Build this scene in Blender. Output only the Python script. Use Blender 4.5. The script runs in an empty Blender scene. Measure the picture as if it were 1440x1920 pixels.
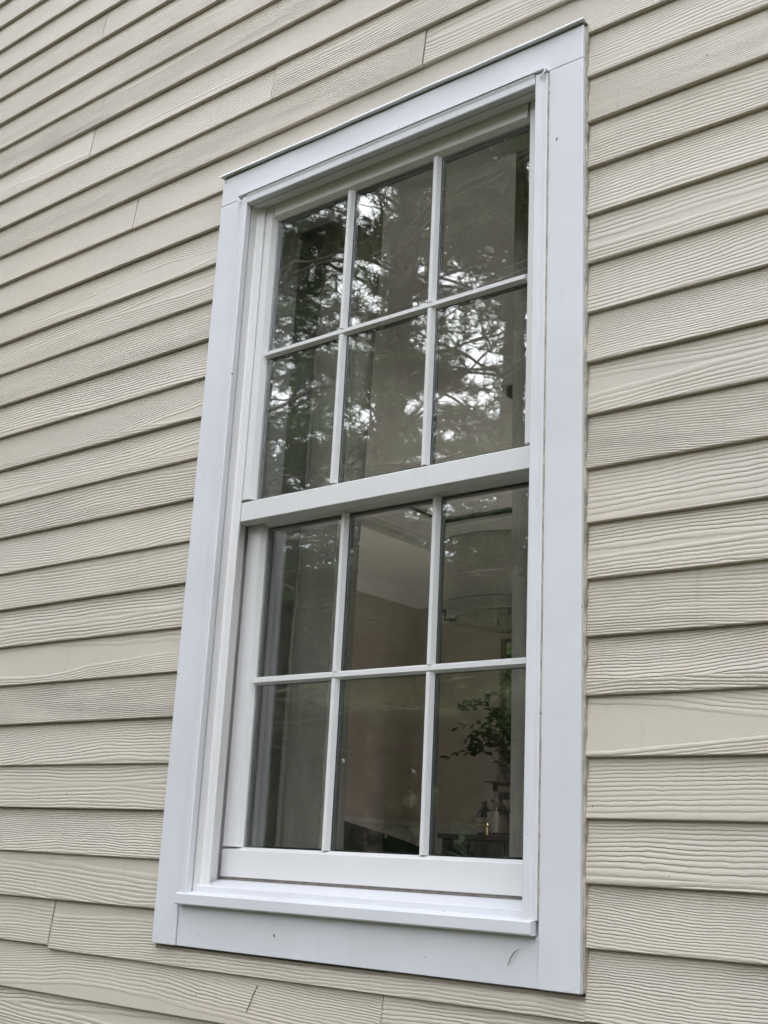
import bpy, bmesh, math, random
import numpy as np
from mathutils import Matrix, Vector

SC = bpy.context.scene
COL = SC.collection
RND = random.Random(11)
EYE = 1.62                       # eye height above the ground
R = math.radians

# ------------------------------------------------------------------ camera
cam_d = bpy.data.cameras.new('camera')
cam = bpy.data.objects.new('camera', cam_d)
COL.objects.link(cam)
rx, ry, rz = -0.35540081, 0.66081183, -0.1738425
Rx = Matrix(((1, 0, 0), (0, math.cos(rx), -math.sin(rx)), (0, math.sin(rx), math.cos(rx))))
Ry = Matrix(((math.cos(ry), 0, math.sin(ry)), (0, 1, 0), (-math.sin(ry), 0, math.cos(ry))))
Rz = Matrix(((math.cos(rz), -math.sin(rz), 0), (math.sin(rz), math.cos(rz), 0), (0, 0, 1)))
RR = Rz @ Ry @ Rx                # world (x, down, inward) -> camera (right, down, forward)
def axis(v):
    w = RR.transposed() @ Vector(v)
    return Vector((w.x, w.z, -w.y))
cr, cu, cb = axis((1, 0, 0)), axis((0, -1, 0)), axis((0, 0, -1))
cam.matrix_world = Matrix(((cr.x, cu.x, cb.x, 0), (cr.y, cu.y, cb.y, -1.8), (cr.z, cu.z, cb.z, EYE), (0, 0, 0, 1)))
cam_d.sensor_fit = 'HORIZONTAL'
cam_d.sensor_width = 36
cam_d.lens = 2286.87 / 1440 * 36
cam_d.clip_start = 0.05
cam_d.clip_end = 1500
SC.camera = cam

# ------------------------------------------------------------------ sky, sun, exposure
SUN_EL, SUN_AZ = 45, 50          # azimuth: degrees from +Y towards +X; the sun stands behind the house
world = bpy.data.worlds.new('World')
SC.world = world
world.use_nodes = True
wn = world.node_tree.nodes
sky = wn.new('ShaderNodeTexSky')
sky.sky_type = 'NISHITA'
sky.sun_disc = False
sky.sun_elevation = R(SUN_EL)
sky.sun_rotation = R(SUN_AZ)
sky.air_density = 1.0
sky.dust_density = 4.0
sky.ozone_density = 1.0
wn['Background'].inputs['Strength'].default_value = 0.13
# thin broken cloud drawn over the clear sky, evenly all round
wl = world.node_tree.links
w_tc = wn.new('ShaderNodeTexCoord')
w_ns = wn.new('ShaderNodeTexNoise'); w_ns.inputs['Scale'].default_value = 2.6; w_ns.inputs['Detail'].default_value = 7; w_ns.inputs['Roughness'].default_value = 0.58
wl.new(w_tc.outputs['Generated'], w_ns.inputs['Vector'])
w_rp = wn.new('ShaderNodeValToRGB')
w_rp.color_ramp.elements[0].position = 0.40; w_rp.color_ramp.elements[0].color = (0, 0, 0, 1)
w_rp.color_ramp.elements[1].position = 0.60; w_rp.color_ramp.elements[1].color = (1, 1, 1, 1)
wl.new(w_ns.outputs['Fac'], w_rp.inputs['Fac'])
w_mx = wn.new('ShaderNodeMix'); w_mx.data_type = 'RGBA'
wl.new(w_rp.outputs['Color'], w_mx.inputs['Factor'])
wl.new(sky.outputs['Color'], w_mx.inputs[6])
w_mx.inputs[7].default_value = (13.4, 13.6, 14.2, 1)
wl.new(w_mx.outputs[2], wn['Background'].inputs['Color'])

sl = bpy.data.lights.new('sun', 'SUN')
sl.energy = 5.0
sl.angle = R(0.5)
sl.color = (1.0, 0.95, 0.87)
sun = bpy.data.objects.new('sun', sl)
COL.objects.link(sun)
sd = Vector((math.sin(R(SUN_AZ)) * math.cos(R(SUN_EL)), math.cos(R(SUN_AZ)) * math.cos(R(SUN_EL)), math.sin(R(SUN_EL))))
sun.rotation_euler = sd.to_track_quat('Z', 'Y').to_euler()
sun.location = sd * 40

vs = SC.view_settings
vs.view_transform = 'Standard'
vs.look = 'None'
vs.exposure = 1.68
vs.gamma = 1.0
vs.use_curve_mapping = False
SC.render.engine = 'CYCLES'
SC.cycles.use_denoising = True
SC.cycles.max_bounces = 10
SC.cycles.transparent_max_bounces = 16
SC.cycles.caustics_reflective = False
SC.cycles.caustics_refractive = False

# ------------------------------------------------------------------ helpers
def tag(o, label=None, cat=None, group=None, kind=None):
    if label: o['label'] = label
    if cat: o['category'] = cat
    if group: o['group'] = group
    if kind: o['kind'] = kind
    return o

def empty(name, loc=(0, 0, 0), parent=None):
    o = bpy.data.objects.new(name, None)
    o.empty_display_size = 0.05
    COL.objects.link(o)
    o.location = loc
    if parent: o.parent = parent
    return o

def obj(name, bm, mat, parent=None, smooth=False, loc=(0, 0, 0)):
    """link a bmesh (coordinates local to loc) as one mesh object"""
    me = bpy.data.meshes.new(name)
    bmesh.ops.recalc_face_normals(bm, faces=bm.faces)
    bm.to_mesh(me); bm.free()
    if mat: me.materials.append(mat)
    if smooth:
        for p in me.polygons: p.use_smooth = True
    o = bpy.data.objects.new(name, me)
    COL.objects.link(o)
    o.location = loc
    if parent: o.parent = parent
    return o

def raw(name, verts, faces, mat, parent=None, smooth=False, loc=(0, 0, 0)):
    """link numpy vertices and equal-length faces as one mesh object"""
    V = np.asarray(verts, np.float32); F = np.asarray(faces, np.int32)
    n = F.shape[1]
    me = bpy.data.meshes.new(name)
    me.vertices.add(len(V)); me.vertices.foreach_set('co', V.ravel())
    me.loops.add(F.size); me.loops.foreach_set('vertex_index', F.ravel())
    me.polygons.add(len(F)); me.polygons.foreach_set('loop_start', np.arange(0, F.size, n, dtype=np.int32))
    if smooth: me.polygons.foreach_set('use_smooth', np.ones(len(F), bool))
    me.update(calc_edges=True)
    if mat: me.materials.append(mat)
    o = bpy.data.objects.new(name, me)
    COL.objects.link(o)
    o.location = loc
    if parent: o.parent = parent
    return o

def box(bm, x0, x1, y0, y1, z0, z1, bevel=0.0):
    vs_ = [bm.verts.new((x, y, z)) for x in (x0, x1) for y in (y0, y1) for z in (z0, z1)]
    fs = [bm.faces.new([vs_[i] for i in f]) for f in ((0, 1, 3, 2), (4, 6, 7, 5), (0, 4, 5, 1), (2, 3, 7, 6), (0, 2, 6, 4), (1, 5, 7, 3))]
    if bevel:
        es = {e for f in fs for e in f.edges}
        bmesh.ops.bevel(bm, geom=list(es), offset=bevel, segments=2, affect='EDGES', profile=0.6)
    return bm

def bx(*a, **k): return box(bmesh.new(), *a, **k)

def prism_x(bm, x0, x1, prof):
    """extrude a (y, z) outline along x"""
    a = [bm.verts.new((x0, y, z)) for y, z in prof]
    b = [bm.verts.new((x1, y, z)) for y, z in prof]
    n = len(prof)
    bm.faces.new(a); bm.faces.new(b[::-1])
    for i in range(n): bm.faces.new((a[i], b[i], b[(i + 1) % n], a[(i + 1) % n]))
    return bm

def prism_z(bm, z0, z1, prof):
    a = [bm.verts.new((x, y, z0)) for x, y in prof]
    b = [bm.verts.new((x, y, z1)) for x, y in prof]
    n = len(prof)
    bm.faces.new(a); bm.faces.new(b[::-1])
    for i in range(n): bm.faces.new((a[i], b[i], b[(i + 1) % n], a[(i + 1) % n]))
    return bm

def lathe(bm, prof, seg=24, cx=0, cy=0, cz=0):
    rings = []
    for r, z in prof:
        rings.append([bm.verts.new((cx + r * math.cos(2 * math.pi * i / seg), cy + r * math.sin(2 * math.pi * i / seg), cz + z)) for i in range(seg)])
    for a, b in zip(rings, rings[1:]):
        for i in range(seg): bm.faces.new((a[i], a[(i + 1) % seg], b[(i + 1) % seg], b[i]))
    for rg, p in ((rings[0], prof[0]), (rings[-1], prof[-1])):
        if p[0] > 1e-6 and seg > 2: bm.faces.new(rg)
    return bm

def tube(bm, pts, rad, seg=6):
    """round bar through points; rad a number or a list"""
    pts = [Vector(p) for p in pts]
    rads = rad if isinstance(rad, (list, tuple)) else [rad] * len(pts)
    rings = []
    for i, p in enumerate(pts):
        d = (pts[min(i + 1, len(pts) - 1)] - pts[max(i - 1, 0)]).normalized()
        u = d.cross(Vector((0.13, 0.31, 1))).normalized()
        if u.length < 0.1: u = d.cross(Vector((1, 0, 0))).normalized()
        w = d.cross(u)
        rings.append([bm.verts.new(p + rads[i] * (math.cos(2 * math.pi * k / seg) * u + math.sin(2 * math.pi * k / seg) * w)) for k in range(seg)])
    for a, b in zip(rings, rings[1:]):
        for k in range(seg): bm.faces.new((a[k], a[(k + 1) % seg], b[(k + 1) % seg], b[k]))
    bm.faces.new(rings[0]); bm.faces.new(rings[-1])
    return bm

# ------------------------------------------------------------------ node helpers and materials
class NT:
    def __init__(s, name):
        s.m = bpy.data.materials.new(name); s.m.use_nodes = True
        s.t = s.m.node_tree; s.n = s.t.nodes; s.l = s.t.links
        s.b = s.n['Principled BSDF']; s.out = s.n['Material Output']
    def new(s, t, **k):
        nd = s.n.new(t)
        for a, v in k.items(): setattr(nd, a, v)
        return nd
    def put(s, inp, v):
        if hasattr(v, 'is_linked') or isinstance(v, bpy.types.NodeSocket): s.l.new(v, inp)
        else: inp.default_value = v
    def math(s, op, a, b=None, c=None, clamp=False):
        nd = s.new('ShaderNodeMath', operation=op, use_clamp=clamp)
        s.put(nd.inputs[0], a)
        if b is not None: s.put(nd.inputs[1], b)
        if c is not None: s.put(nd.inputs[2], c)
        return nd.outputs[0]
    def noise(s, vec, scale, detail=3, rough=0.5, w=None):
        nd = s.new('ShaderNodeTexNoise')
        if w is not None:
            nd.noise_dimensions = '4D'; s.put(nd.inputs['W'], w)
        s.put(nd.inputs['Vector'], vec); nd.inputs['Scale'].default_value = scale
        nd.inputs['Detail'].default_value = detail; nd.inputs['Roughness'].default_value = rough
        return nd.outputs['Fac']
    def vmul(s, vec, m):
        nd = s.new('ShaderNodeVectorMath', operation='MULTIPLY')
        s.put(nd.inputs[0], vec); nd.inputs[1].default_value = m
        return nd.outputs[0]
    def coord(s, which='Object'): return s.new('ShaderNodeTexCoord').outputs[which]
    def rand(s): return s.new('ShaderNodeObjectInfo').outputs['Random']
    def ramp(s, f, stops):
        nd = s.new('ShaderNodeValToRGB'); s.l.new(f, nd.inputs[0])
        e = nd.color_ramp.elements
        while len(e) < len(stops): e.new(0.5)
        for el, (p, c) in zip(e, stops):
            el.position = p; el.color = (*c, 1) if len(c) == 3 else c
        return nd.outputs['Color']
    def mix(s, f, a, b, blend='MIX'):
        nd = s.new('ShaderNodeMix', data_type='RGBA', blend_type=blend)
        s.put(nd.inputs['Factor'], f)
        for i, v in ((6, a), (7, b)):
            if isinstance(v, tuple): nd.inputs[i].default_value = (*v, 1) if len(v) == 3 else v
            else: s.l.new(v, nd.inputs[i])
        return nd.outputs[2]
    def bump(s, h, dist, strength=1.0, normal=None):
        nd = s.new('ShaderNodeBump'); s.l.new(h, nd.inputs['Height'])
        nd.inputs['Distance'].default_value = dist; nd.inputs['Strength'].default_value = strength
        if normal is not None: s.l.new(normal, nd.inputs['Normal'])
        return nd.outputs['Normal']

def simple(name, col, rough=0.6, metal=0.0, spec=0.5, var=0.06, scale=8, bumpd=0.0, bscale=60, stretch=(1, 1, 1)):
    t = NT(name)
    v = t.vmul(t.coord(), stretch)
    n = t.noise(v, scale, 4)
    lo = tuple(c * (1 - var) for c in col); hi = tuple(min(1, c * (1 + var)) for c in col)
    t.l.new(t.ramp(n, [(0.3, lo), (0.7, hi)]), t.b.inputs['Base Color'])
    t.b.inputs['Roughness'].default_value = rough
    t.b.inputs['Metallic'].default_value = metal
    t.b.inputs['Specular IOR Level'].default_value = spec
    if bumpd: t.l.new(t.bump(t.noise(v, bscale, 3), bumpd), t.b.inputs['Normal'])
    return t.m

def siding_material():
    """painted fibre cement with embossed cedar grain: terraced growth-ring contours"""
    t = NT('fibre_cement_siding')
    co = t.coord(); r = t.rand()
    sep = t.new('ShaderNodeSeparateXYZ'); t.l.new(co, sep.inputs[0])
    u, v = sep.outputs['X'], sep.outputs['Z']
    r1 = t.math('FRACT', t.math('MULTIPLY', r, 7.31))
    r2 = t.math('FRACT', t.math('MULTIPLY', r, 23.7))
    comb = t.new('ShaderNodeCombineXYZ')
    t.l.new(t.math('ADD', u, t.math('MULTIPLY', r, 61.0)), comb.inputs[0])
    t.l.new(v, comb.inputs[2])
    P = comb.outputs[0]
    c = lambda f, a: t.math('MULTIPLY', t.math('SUBTRACT', f, 0.5), a)
    low = c(t.noise(t.vmul(P, (0.85, 0, 1.5)), 1.0, 1.0, 0.4), t.math('MULTIPLY_ADD', r2, 0.15, 0.07))
    mid = c(t.noise(t.vmul(P, (6, 0, 20)), 1.0, 2.0, 0.5), 0.014)
    hi = c(t.noise(t.vmul(P, (55, 0, 80)), 1.0, 2.0, 0.6), 0.0036)
    vc = t.math('ADD', t.math('MULTIPLY', r1, 0.20), -0.06)
    s0 = t.math('ABSOLUTE', t.math('SUBTRACT', v, vc))
    s1 = t.math('ADD', s0, low)
    s2 = t.math('MAXIMUM', t.math('ADD', t.math('ADD', s1, mid), hi), 0.0)
    k = t.math('MULTIPLY_ADD', r2, 9.0, 10.5)
    ph = t.math('MULTIPLY', t.math('POWER', t.math('MULTIPLY', s2, 10.0), 1.25), k)
    fr = t.math('FRACT', ph)
    rise = t.math('MULTIPLY', fr, 4.0, clamp=True)
    fall = t.math('MULTIPLY', t.math('SUBTRACT', 1.0, fr), 2.2, clamp=True)
    saw = t.math('MULTIPLY', rise, fall)
    amp = t.math('MULTIPLY_ADD', t.noise(t.vmul(P, (3, 0, 30)), 1.0, 2.0), 1.5, -0.15, clamp=True)
    r3 = t.math('FRACT', t.math('MULTIPLY', r, 51.3))
    amp = t.math('MULTIPLY', amp, t.math('MULTIPLY_ADD', r3, 0.6, 0.65))
    h = t.math('MULTIPLY', saw, amp)
    fine = t.math('MULTIPLY', t.noise(t.vmul(P, (120, 0, 420)), 1.0, 3.0), 0.22)
    h = t.math('ADD', h, fine)
    t.l.new(t.bump(h, 0.0019, 1.0), t.b.inputs['Normal'])
    base = t.mix(r2, (0.540, 0.481, 0.402), (0.560, 0.499, 0.417))
    blotch = t.noise(t.vmul(t.coord('Object'), (3, 0, 9)), 1.0, 4)
    base = t.mix(t.math('MULTIPLY', blotch, 0.22), base, (0.46, 0.44, 0.38))
    wide = t.noise(t.new('ShaderNodeNewGeometry').outputs['Position'], 1.3, 4, 0.6)
    base = t.mix(t.math('MULTIPLY', t.math('SUBTRACT', wide, 0.40, clamp=True), 1.1, clamp=True), base, (0.42, 0.395, 0.345))
    # rain streaks and specks of dirt
    st = t.noise(t.vmul(P, (45, 0, 3)), 1.0, 3)
    stf = t.math('MULTIPLY', t.math('SUBTRACT', st, 0.60, clamp=True), 1.3, clamp=True)
    base = t.mix(stf, base, (0.28, 0.27, 0.24))
    sp = t.noise(t.vmul(P, (1, 0, 1)), 75.0, 1)
    spf = t.math('MULTIPLY', t.math('SUBTRACT', sp, 0.778, clamp=True), 30.0, clamp=True)
    base = t.mix(spf, base, (0.06, 0.05, 0.04))
    t.l.new(base, t.b.inputs['Base Color'])
    t.b.inputs['Roughness'].default_value = 0.45
    t.b.inputs['Specular IOR Level'].default_value = 0.55
    return t.m

def trim_material(name, col, rough=0.42, grime=0.5, specks=True):
    t = NT(name)
    P = t.coord()
    g = t.noise(P, 3.5, 5, 0.6)
    dirt = tuple(c * 0.86 for c in col)
    base = t.mix(t.math('MULTIPLY', t.math('SUBTRACT', g, 0.42, clamp=True), grime * 3, clamp=True), col, (dirt[0], dirt[1] * 0.985, dirt[2] * 0.95))
    st = t.noise(t.vmul(P, (60, 60, 5)), 1.0, 3)
    base = t.mix(t.math('MULTIPLY', t.math('SUBTRACT', st, 0.6, clamp=True), 1.0, clamp=True), base, tuple(c * 0.72 for c in col))
    if specks:
        sp = t.noise(P, 62.0, 1)
        spf = t.math('MULTIPLY', t.math('SUBTRACT', sp, 0.768, clamp=True), 30.0, clamp=True)
        base = t.mix(spf, base, (0.12, 0.10, 0.08))
    t.l.new(base, t.b.inputs['Base Color'])
    t.b.inputs['Roughness'].default_value = rough
    t.b.inputs['Specular IOR Level'].default_value = 0.4
    hgt = t.math('ADD', t.noise(P, 9, 3), t.math('MULTIPLY', t.noise(P, 700, 2), 0.08))
    t.l.new(t.bump(hgt, 0.0012), t.b.inputs['Normal'])
    return t.m

def glass_material(name, f0=0.135, tint=(0.95, 0.952, 0.947), wave=0.00022):
    t = NT(name)
    t.n.remove(t.b)
    tr = t.new('ShaderNodeBsdfTransparent'); tr.inputs['Color'].default_value = (*tint, 1)
    gl = t.new('ShaderNodeBsdfGlossy'); gl.inputs['Roughness'].default_value = 0.012
    gl.inputs['Color'].default_value = (0.97, 1.0, 0.98, 1)
    ge = t.new('ShaderNodeNewGeometry')
    dt = t.new('ShaderNodeVectorMath', operation='DOT_PRODUCT')
    t.l.new(ge.outputs['Incoming'], dt.inputs[0]); t.l.new(ge.outputs['Normal'], dt.inputs[1])
    cs = t.math('SUBTRACT', 1.0, t.math('ABSOLUTE', dt.outputs['Value']), clamp=True)
    fac = t.math('MULTIPLY_ADD', t.math('POWER', cs, 5.0), 1.0 - f0, f0)     # Schlick reflectance of one face
    P = t.coord()
    nrm = t.bump(t.noise(P, 7.0, 2, 0.4), wave, 1.0)
    t.l.new(nrm, gl.inputs['Normal'])
    mx = t.new('ShaderNodeMixShader')
    t.l.new(fac, mx.inputs[0]); t.l.new(tr.outputs[0], mx.inputs[1]); t.l.new(gl.outputs[0], mx.inputs[2])
    t.l.new(mx.outputs[0], t.out.inputs['Surface'])
    return t.m

def leaf_material(name, cols, trans=0.35, scale=1.2, rough=0.6):
    t = NT(name)
    P = t.new('ShaderNodeNewGeometry').outputs['Position']
    n = t.math('ADD', t.math('MULTIPLY', t.noise(P, scale, 3), 0.6), t.math('MULTIPLY', t.noise(P, scale * 9, 2), 0.4))
    c = t.ramp(n, [(0.34, cols[0]), (0.5, cols[1]), (0.66, cols[2])])
    t.l.new(c, t.b.inputs['Base Color'])
    t.b.inputs['Roughness'].default_value = rough
    t.b.inputs['Specular IOR Level'].default_value = 0.25
    tl = t.new('ShaderNodeBsdfTranslucent'); t.l.new(c, tl.inputs['Color'])
    mx = t.new('ShaderNodeMixShader'); mx.inputs[0].default_value = trans
    t.l.new(t.b.outputs[0], mx.inputs[1]); t.l.new(tl.outputs[0], mx.inputs[2])
    t.l.new(mx.outputs[0], t.out.inputs['Surface'])
    return t.m

M = {}
M['siding'] = siding_material()
M['trim'] = trim_material('white_trim_paint', (0.665, 0.668, 0.695))
M['vinyl'] = trim_material('white_sash_enamel', (0.69, 0.68, 0.67), rough=0.35, grime=0.25, specks=False)  # warm tint stands in for shade on the jambs and sashes
M['caulk'] = simple('old_caulk', (0.40, 0.36, 0.30), 0.8, var=0.4, scale=40, bumpd=0.002, bscale=90)
M['gap'] = simple('dark_gap_and_crack', (0.06, 0.055, 0.05), 0.8, var=0.3, scale=60)  # near-black standing in for shade in gaps; also draws the cracks
M['strip'] = simple('brown_weatherstrip', (0.20, 0.18, 0.155), 0.85, var=0.3, scale=60)
M['spacer'] = simple('dark_green_spacer', (0.012, 0.022, 0.021), 0.35, var=0.2)
M['glass'] = glass_material('window_glass')
M['metal_white'] = simple('white_flashing', (0.78, 0.79, 0.80), 0.3, var=0.04)
M['sheath'] = simple('sheathing', (0.3, 0.27, 0.22), 0.9)
M['plaster'] = simple('beige_plaster', (0.53, 0.475, 0.41), 0.9, var=0.04, bumpd=0.001, bscale=40)
M['ceil'] = simple('ceiling_paint_dimmed', (0.62, 0.62, 0.625), 0.85, var=0.02)  # greyed copy of the ceiling white, standing in for dimmer light
M['soffit'] = simple('soffit_paint_brightened', (0.86, 0.86, 0.85), 0.85, var=0.02)  # lighter copy of the ceiling white, so the border looks brightly lit
M['crown'] = simple('crown_paint_shaded', (0.56, 0.56, 0.55), 0.5, var=0.03)  # white mouldings greyed, so they look shaded against the soffit
M['dark_band'] = simple('dark_cove_band', (0.012, 0.011, 0.010), 0.6, var=0.2)
M['wood_floor'] = simple('oak_floor_lightened', (0.56, 0.54, 0.51), 0.45, var=0.3, scale=3, stretch=(8, 1, 1))  # unseen floor lightened to bounce daylight up into the room
M['curtain'] = simple('warm_grey_linen', (0.34, 0.32, 0.275), 0.95, var=0.12, scale=30, bumpd=0.0008, bscale=500, stretch=(1, 1, 0.15))
M['curtain_bright'] = simple('linen_brightened', (0.41, 0.392, 0.335), 0.95, var=0.12, scale=30, bumpd=0.0008, bscale=500, stretch=(1, 1, 0.15))  # same linen lightened, so the left drape looks better lit
M['shade'] = simple('linen_shade', (0.84, 0.83, 0.79), 0.9, var=0.05, scale=120, stretch=(1, 1, 0.2))
M['inner'] = simple('lamp_panel_darkened', (0.30, 0.29, 0.27), 0.8, var=0.03)  # darkened so the lamp's underside does not look lit from the floor
M['black'] = simple('black_metal', (0.01, 0.01, 0.01), 0.4)
M['acrylic'] = glass_material('clear_diffuser_glass', 0.06, (0.84, 0.85, 0.82), 0.0)
M['brass'] = simple('polished_brass', (0.45, 0.35, 0.19), 0.28, metal=1.0, var=0.08)
M['old_gold'] = simple('antique_gold_frame', (0.17, 0.135, 0.09), 0.5, metal=0.4, var=0.15)
M['velvet'] = simple('dark_green_velvet', (0.006, 0.018, 0.016), 0.9, var=0.4, scale=12)
M['lacquer'] = simple('black_lacquer', (0.010, 0.010, 0.010), 0.35, var=0.2)
M['mirror'] = simple('mirror_glass', (0.75, 0.77, 0.76), 0.04, metal=1.0, var=0.01)
M['bottle_dark'] = simple('dark_bottle_glass', (0.015, 0.02, 0.012), 0.12, var=0.2)
M['bottle_clear'] = glass_material('clear_bottle_glass', 0.04, (0.80, 0.84, 0.82), 0.0)
M['bottle_amber'] = simple('amber_spirit', (0.06, 0.035, 0.015), 0.15, var=0.2)
M['label'] = simple('paper_label', (0.42, 0.40, 0.35), 0.8, var=0.1, scale=50)
M['cork'] = simple('stopper', (0.03, 0.028, 0.025), 0.6)
M['vase'] = simple('stoneware_vase', (0.35, 0.34, 0.31), 0.5)
M['leaf'] = leaf_material('glossy_houseplant_leaf', [(0.010, 0.018, 0.007), (0.016, 0.028, 0.010), (0.04, 0.055, 0.018)], 0.2, 3.0)
M['stem'] = simple('plant_stem', (0.05, 0.045, 0.02), 0.7)
M['bark'] = simple('pine_bark', (0.045, 0.038, 0.032), 0.95, var=0.5, scale=5, bumpd=0.03, bscale=9, stretch=(1, 1, 0.25))
M['needles'] = leaf_material('pine_needles', [(0.030, 0.050, 0.024), (0.045, 0.072, 0.030), (0.075, 0.105, 0.040)], 0.3, 0.9)
M['leaves'] = leaf_material('maple_leaves', [(0.035, 0.062, 0.017), (0.055, 0.092, 0.024), (0.095, 0.140, 0.036)], 0.45, 0.7)
M['far_leaves'] = leaf_material('woodland_leaves', [(0.018, 0.030, 0.013), (0.03, 0.048, 0.02), (0.055, 0.08, 0.03)], 0.35, 0.35)
M['silk'] = simple('spider_silk', (0.75, 0.75, 0.72), 0.4)
M['hair'] = simple('dry_needle', (0.05, 0.04, 0.03), 0.8)
M['droplet'] = glass_material('water_droplet', 0.10, (0.8, 0.8, 0.8), 0.0)

def grass_material():
    t = NT('lawn_ground')
    P = t.new('ShaderNodeNewGeometry').outputs['Position']
    c = t.ramp(t.noise(P, 0.6, 6, 0.65), [(0.3, (0.030, 0.036, 0.018)), (0.55, (0.048, 0.050, 0.028)), (0.75, (0.066, 0.056, 0.038))])
    t.l.new(c, t.b.inputs['Base Color']); t.b.inputs['Roughness'].default_value = 0.95
    t.l.new(t.bump(t.noise(P, 25, 4), 0.05), t.b.inputs['Normal'])
    return t.m
M['grass'] = grass_material()

# ------------------------------------------------------------------ ground
gbm = bmesh.new()
bmesh.ops.create_circle(gbm, cap_ends=True, segments=64, radius=600)
tag(obj('ground', gbm, M['grass']), 'grassy ground in front of the house', kind='structure')

# ------------------------------------------------------------------ key dimensions of the window (true positions)
Z = lambda rel: EYE + rel
XL, XR = -2.065, -1.0433                # outer edges of the casing
ZB, ZT = Z(-0.1875), Z(1.613)           # bottom and top of the casing
FL, FR = -1.9930, -1.1225               # outer edges of the raised frame flange
JL, JR = -1.9640, -1.1480               # jamb faces
HEAD = Z(1.5090)                        # underside of the head jamb
GL, GR = -1.9150, -1.1970               # glass openings of both sashes

# ------------------------------------------------------------------ siding wall
wall = empty('clapboard_wall', (-2.0, 0.03, 0))
tag(wall, 'tan painted clapboard wall of overlapping wood-grain boards around the white window', 'wall')
def wpart(name, bm, mat, smooth=False, loc=(0, 0, 0)):
    o = obj(name, bm, mat, wall, smooth, loc)
    o.location = Vector(loc) - wall.location
    return o

EXPO, LAP0 = 0.1008, Z(-0.0187)
WX0, WX1 = -5.45, 1.85
def plank_mesh(length, seed, zlow=0.0, htop=0.129, cut_left=0.0, cut_right=0.0):
    """one lapped board; local x along it, z up from its lower edge"""
    rr = random.Random(seed)
    n = max(2, int(length / 0.22))
    t = 0.0100
    slope = 0.0104 / EXPO
    prof = [(0.0016, 0.0), (0.0, 0.0018), (0.0, 0.0018), (slope * htop, htop), (slope * htop + t, htop), (t, 0.0)]
    prof = [prof[0], prof[1], (slope * htop * 0.5, htop * 0.5), prof[3], prof[4], prof[5]]
    V, F = [], []
    ph = rr.uniform(0, 6.3); a1 = rr.uniform(0.0003, 0.0009); a2 = rr.uniform(0.0003, 0.0010)
    for i in range(n + 1):
        x = length * i / n
        dz = a1 * math.sin(x * 2.1 + ph) + a1 * 0.5 * math.sin(x * 5.3 + ph * 2)
        dy = a2 * math.sin(x * 1.7 + ph * 3)
        for (y, z) in prof:
            V.append((x, y + dy, z + zlow + (dz if z < 0.01 else 0)))
    m = len(prof)
    for i in range(n):
        for j in range(m):
            a = i * m + j; b = i * m + (j + 1) % m
            F.append((a, b, b + m, a + m))
    bm = bmesh.new()
    bv = [bm.verts.new(v) for v in V]
    for f in F: bm.faces.new([bv[k] for k in f])
    bm.faces.new([bv[k] for k in range(m)]); bm.faces.new([bv[n * m + k] for k in range(m)][::-1])
    return bm

JOINTS = {23: [-2.68], 22: [-4.1], 21: [-0.6], 20: [-3.9], 19: [-2.665], 18: [-1.933], 17: [-1.4555], 16: [-2.426], 15: [-4.4], 14: [-0.2],
          24: [-3.6, -0.9], 25: [-2.2], 26: [-4.0, -1.0], 10: [-4.7], 7: [-4.2], 4: [-0.1], 2: [-4.9], -2: [-2.4305], -3: [-1.4535], -4: [-3.4, -0.3], -5: [-2.0], -6: [-1.2]}
K0, K1 = -13, 41
seed = 0
for k in range(K0, K1):
    z0 = LAP0 + EXPO * k
    top = z0 + 0.129
    cuts = [WX0] + sorted(JOINTS.get(k, [RND.uniform(-4.9, 1.4)] if k < -6 or k > 23 else [])) + [WX1]
    spans = list(zip(cuts, cuts[1:]))
    beside = z0 < ZT - 0.004 and top > ZB + 0.03
    for a, b in spans:
        a2, b2 = a + (0.0015 if a > WX0 else 0), b - (0.0015 if b < WX1 else 0)
        dz = 0.0
        if k == -2 and a < -2.43 + 0.01 and b > -2.42: dz = -0.0075
        if k == -2 and a > -2.44: dz = -0.0075
        if beside and a2 < XL and b2 > XR: pieces = [(a2, XL - 0.002), (XR + 0.0025, b2)]
        elif beside and a2 < XL < b2: pieces = [(a2, XL - 0.002)]
        elif beside and a2 < XR < b2: pieces = [(XR + 0.0025, b2)]
        else: pieces = [(a2, b2)]
        for p0, p1 in pieces:
            if p1 - p0 < 0.03: continue
            seed += 1
            if abs(p0 - a2) < 1e-6 and a > WX0:
                bmj = bmesh.new(); sj = 0.0104 / EXPO
                prism_x(bmj, -0.02, 0.02, [(sj * h_ + 0.0100 + q_, h_) for h_, q_ in ((0.034, 0.0006), (0.125, 0.0006), (0.125, 0.0012), (0.034, 0.0012))])
                wpart('joint_shade_strip', bmj, M['gap'], loc=(a, 0.0118, z0 + dz))  # dark strip behind the butt joint, painting in the shade of the gap
            full = 0.129
            if k == -2 and dz: full = 0.129
            # boards that run under the casing are cut to clear it
            if z0 < ZB and top > ZB - 0.002 and p0 < XL < p1: full = max(0.02, ZB - 0.003 - z0)
            wpart('siding_plank', plank_mesh(p1 - p0, seed, 0, full), M['siding'],
                  loc=(p0, 0.0105 + RND.uniform(-0.0006, 0.0006), z0 + dz + RND.uniform(-0.0008, 0.0008)))
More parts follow.
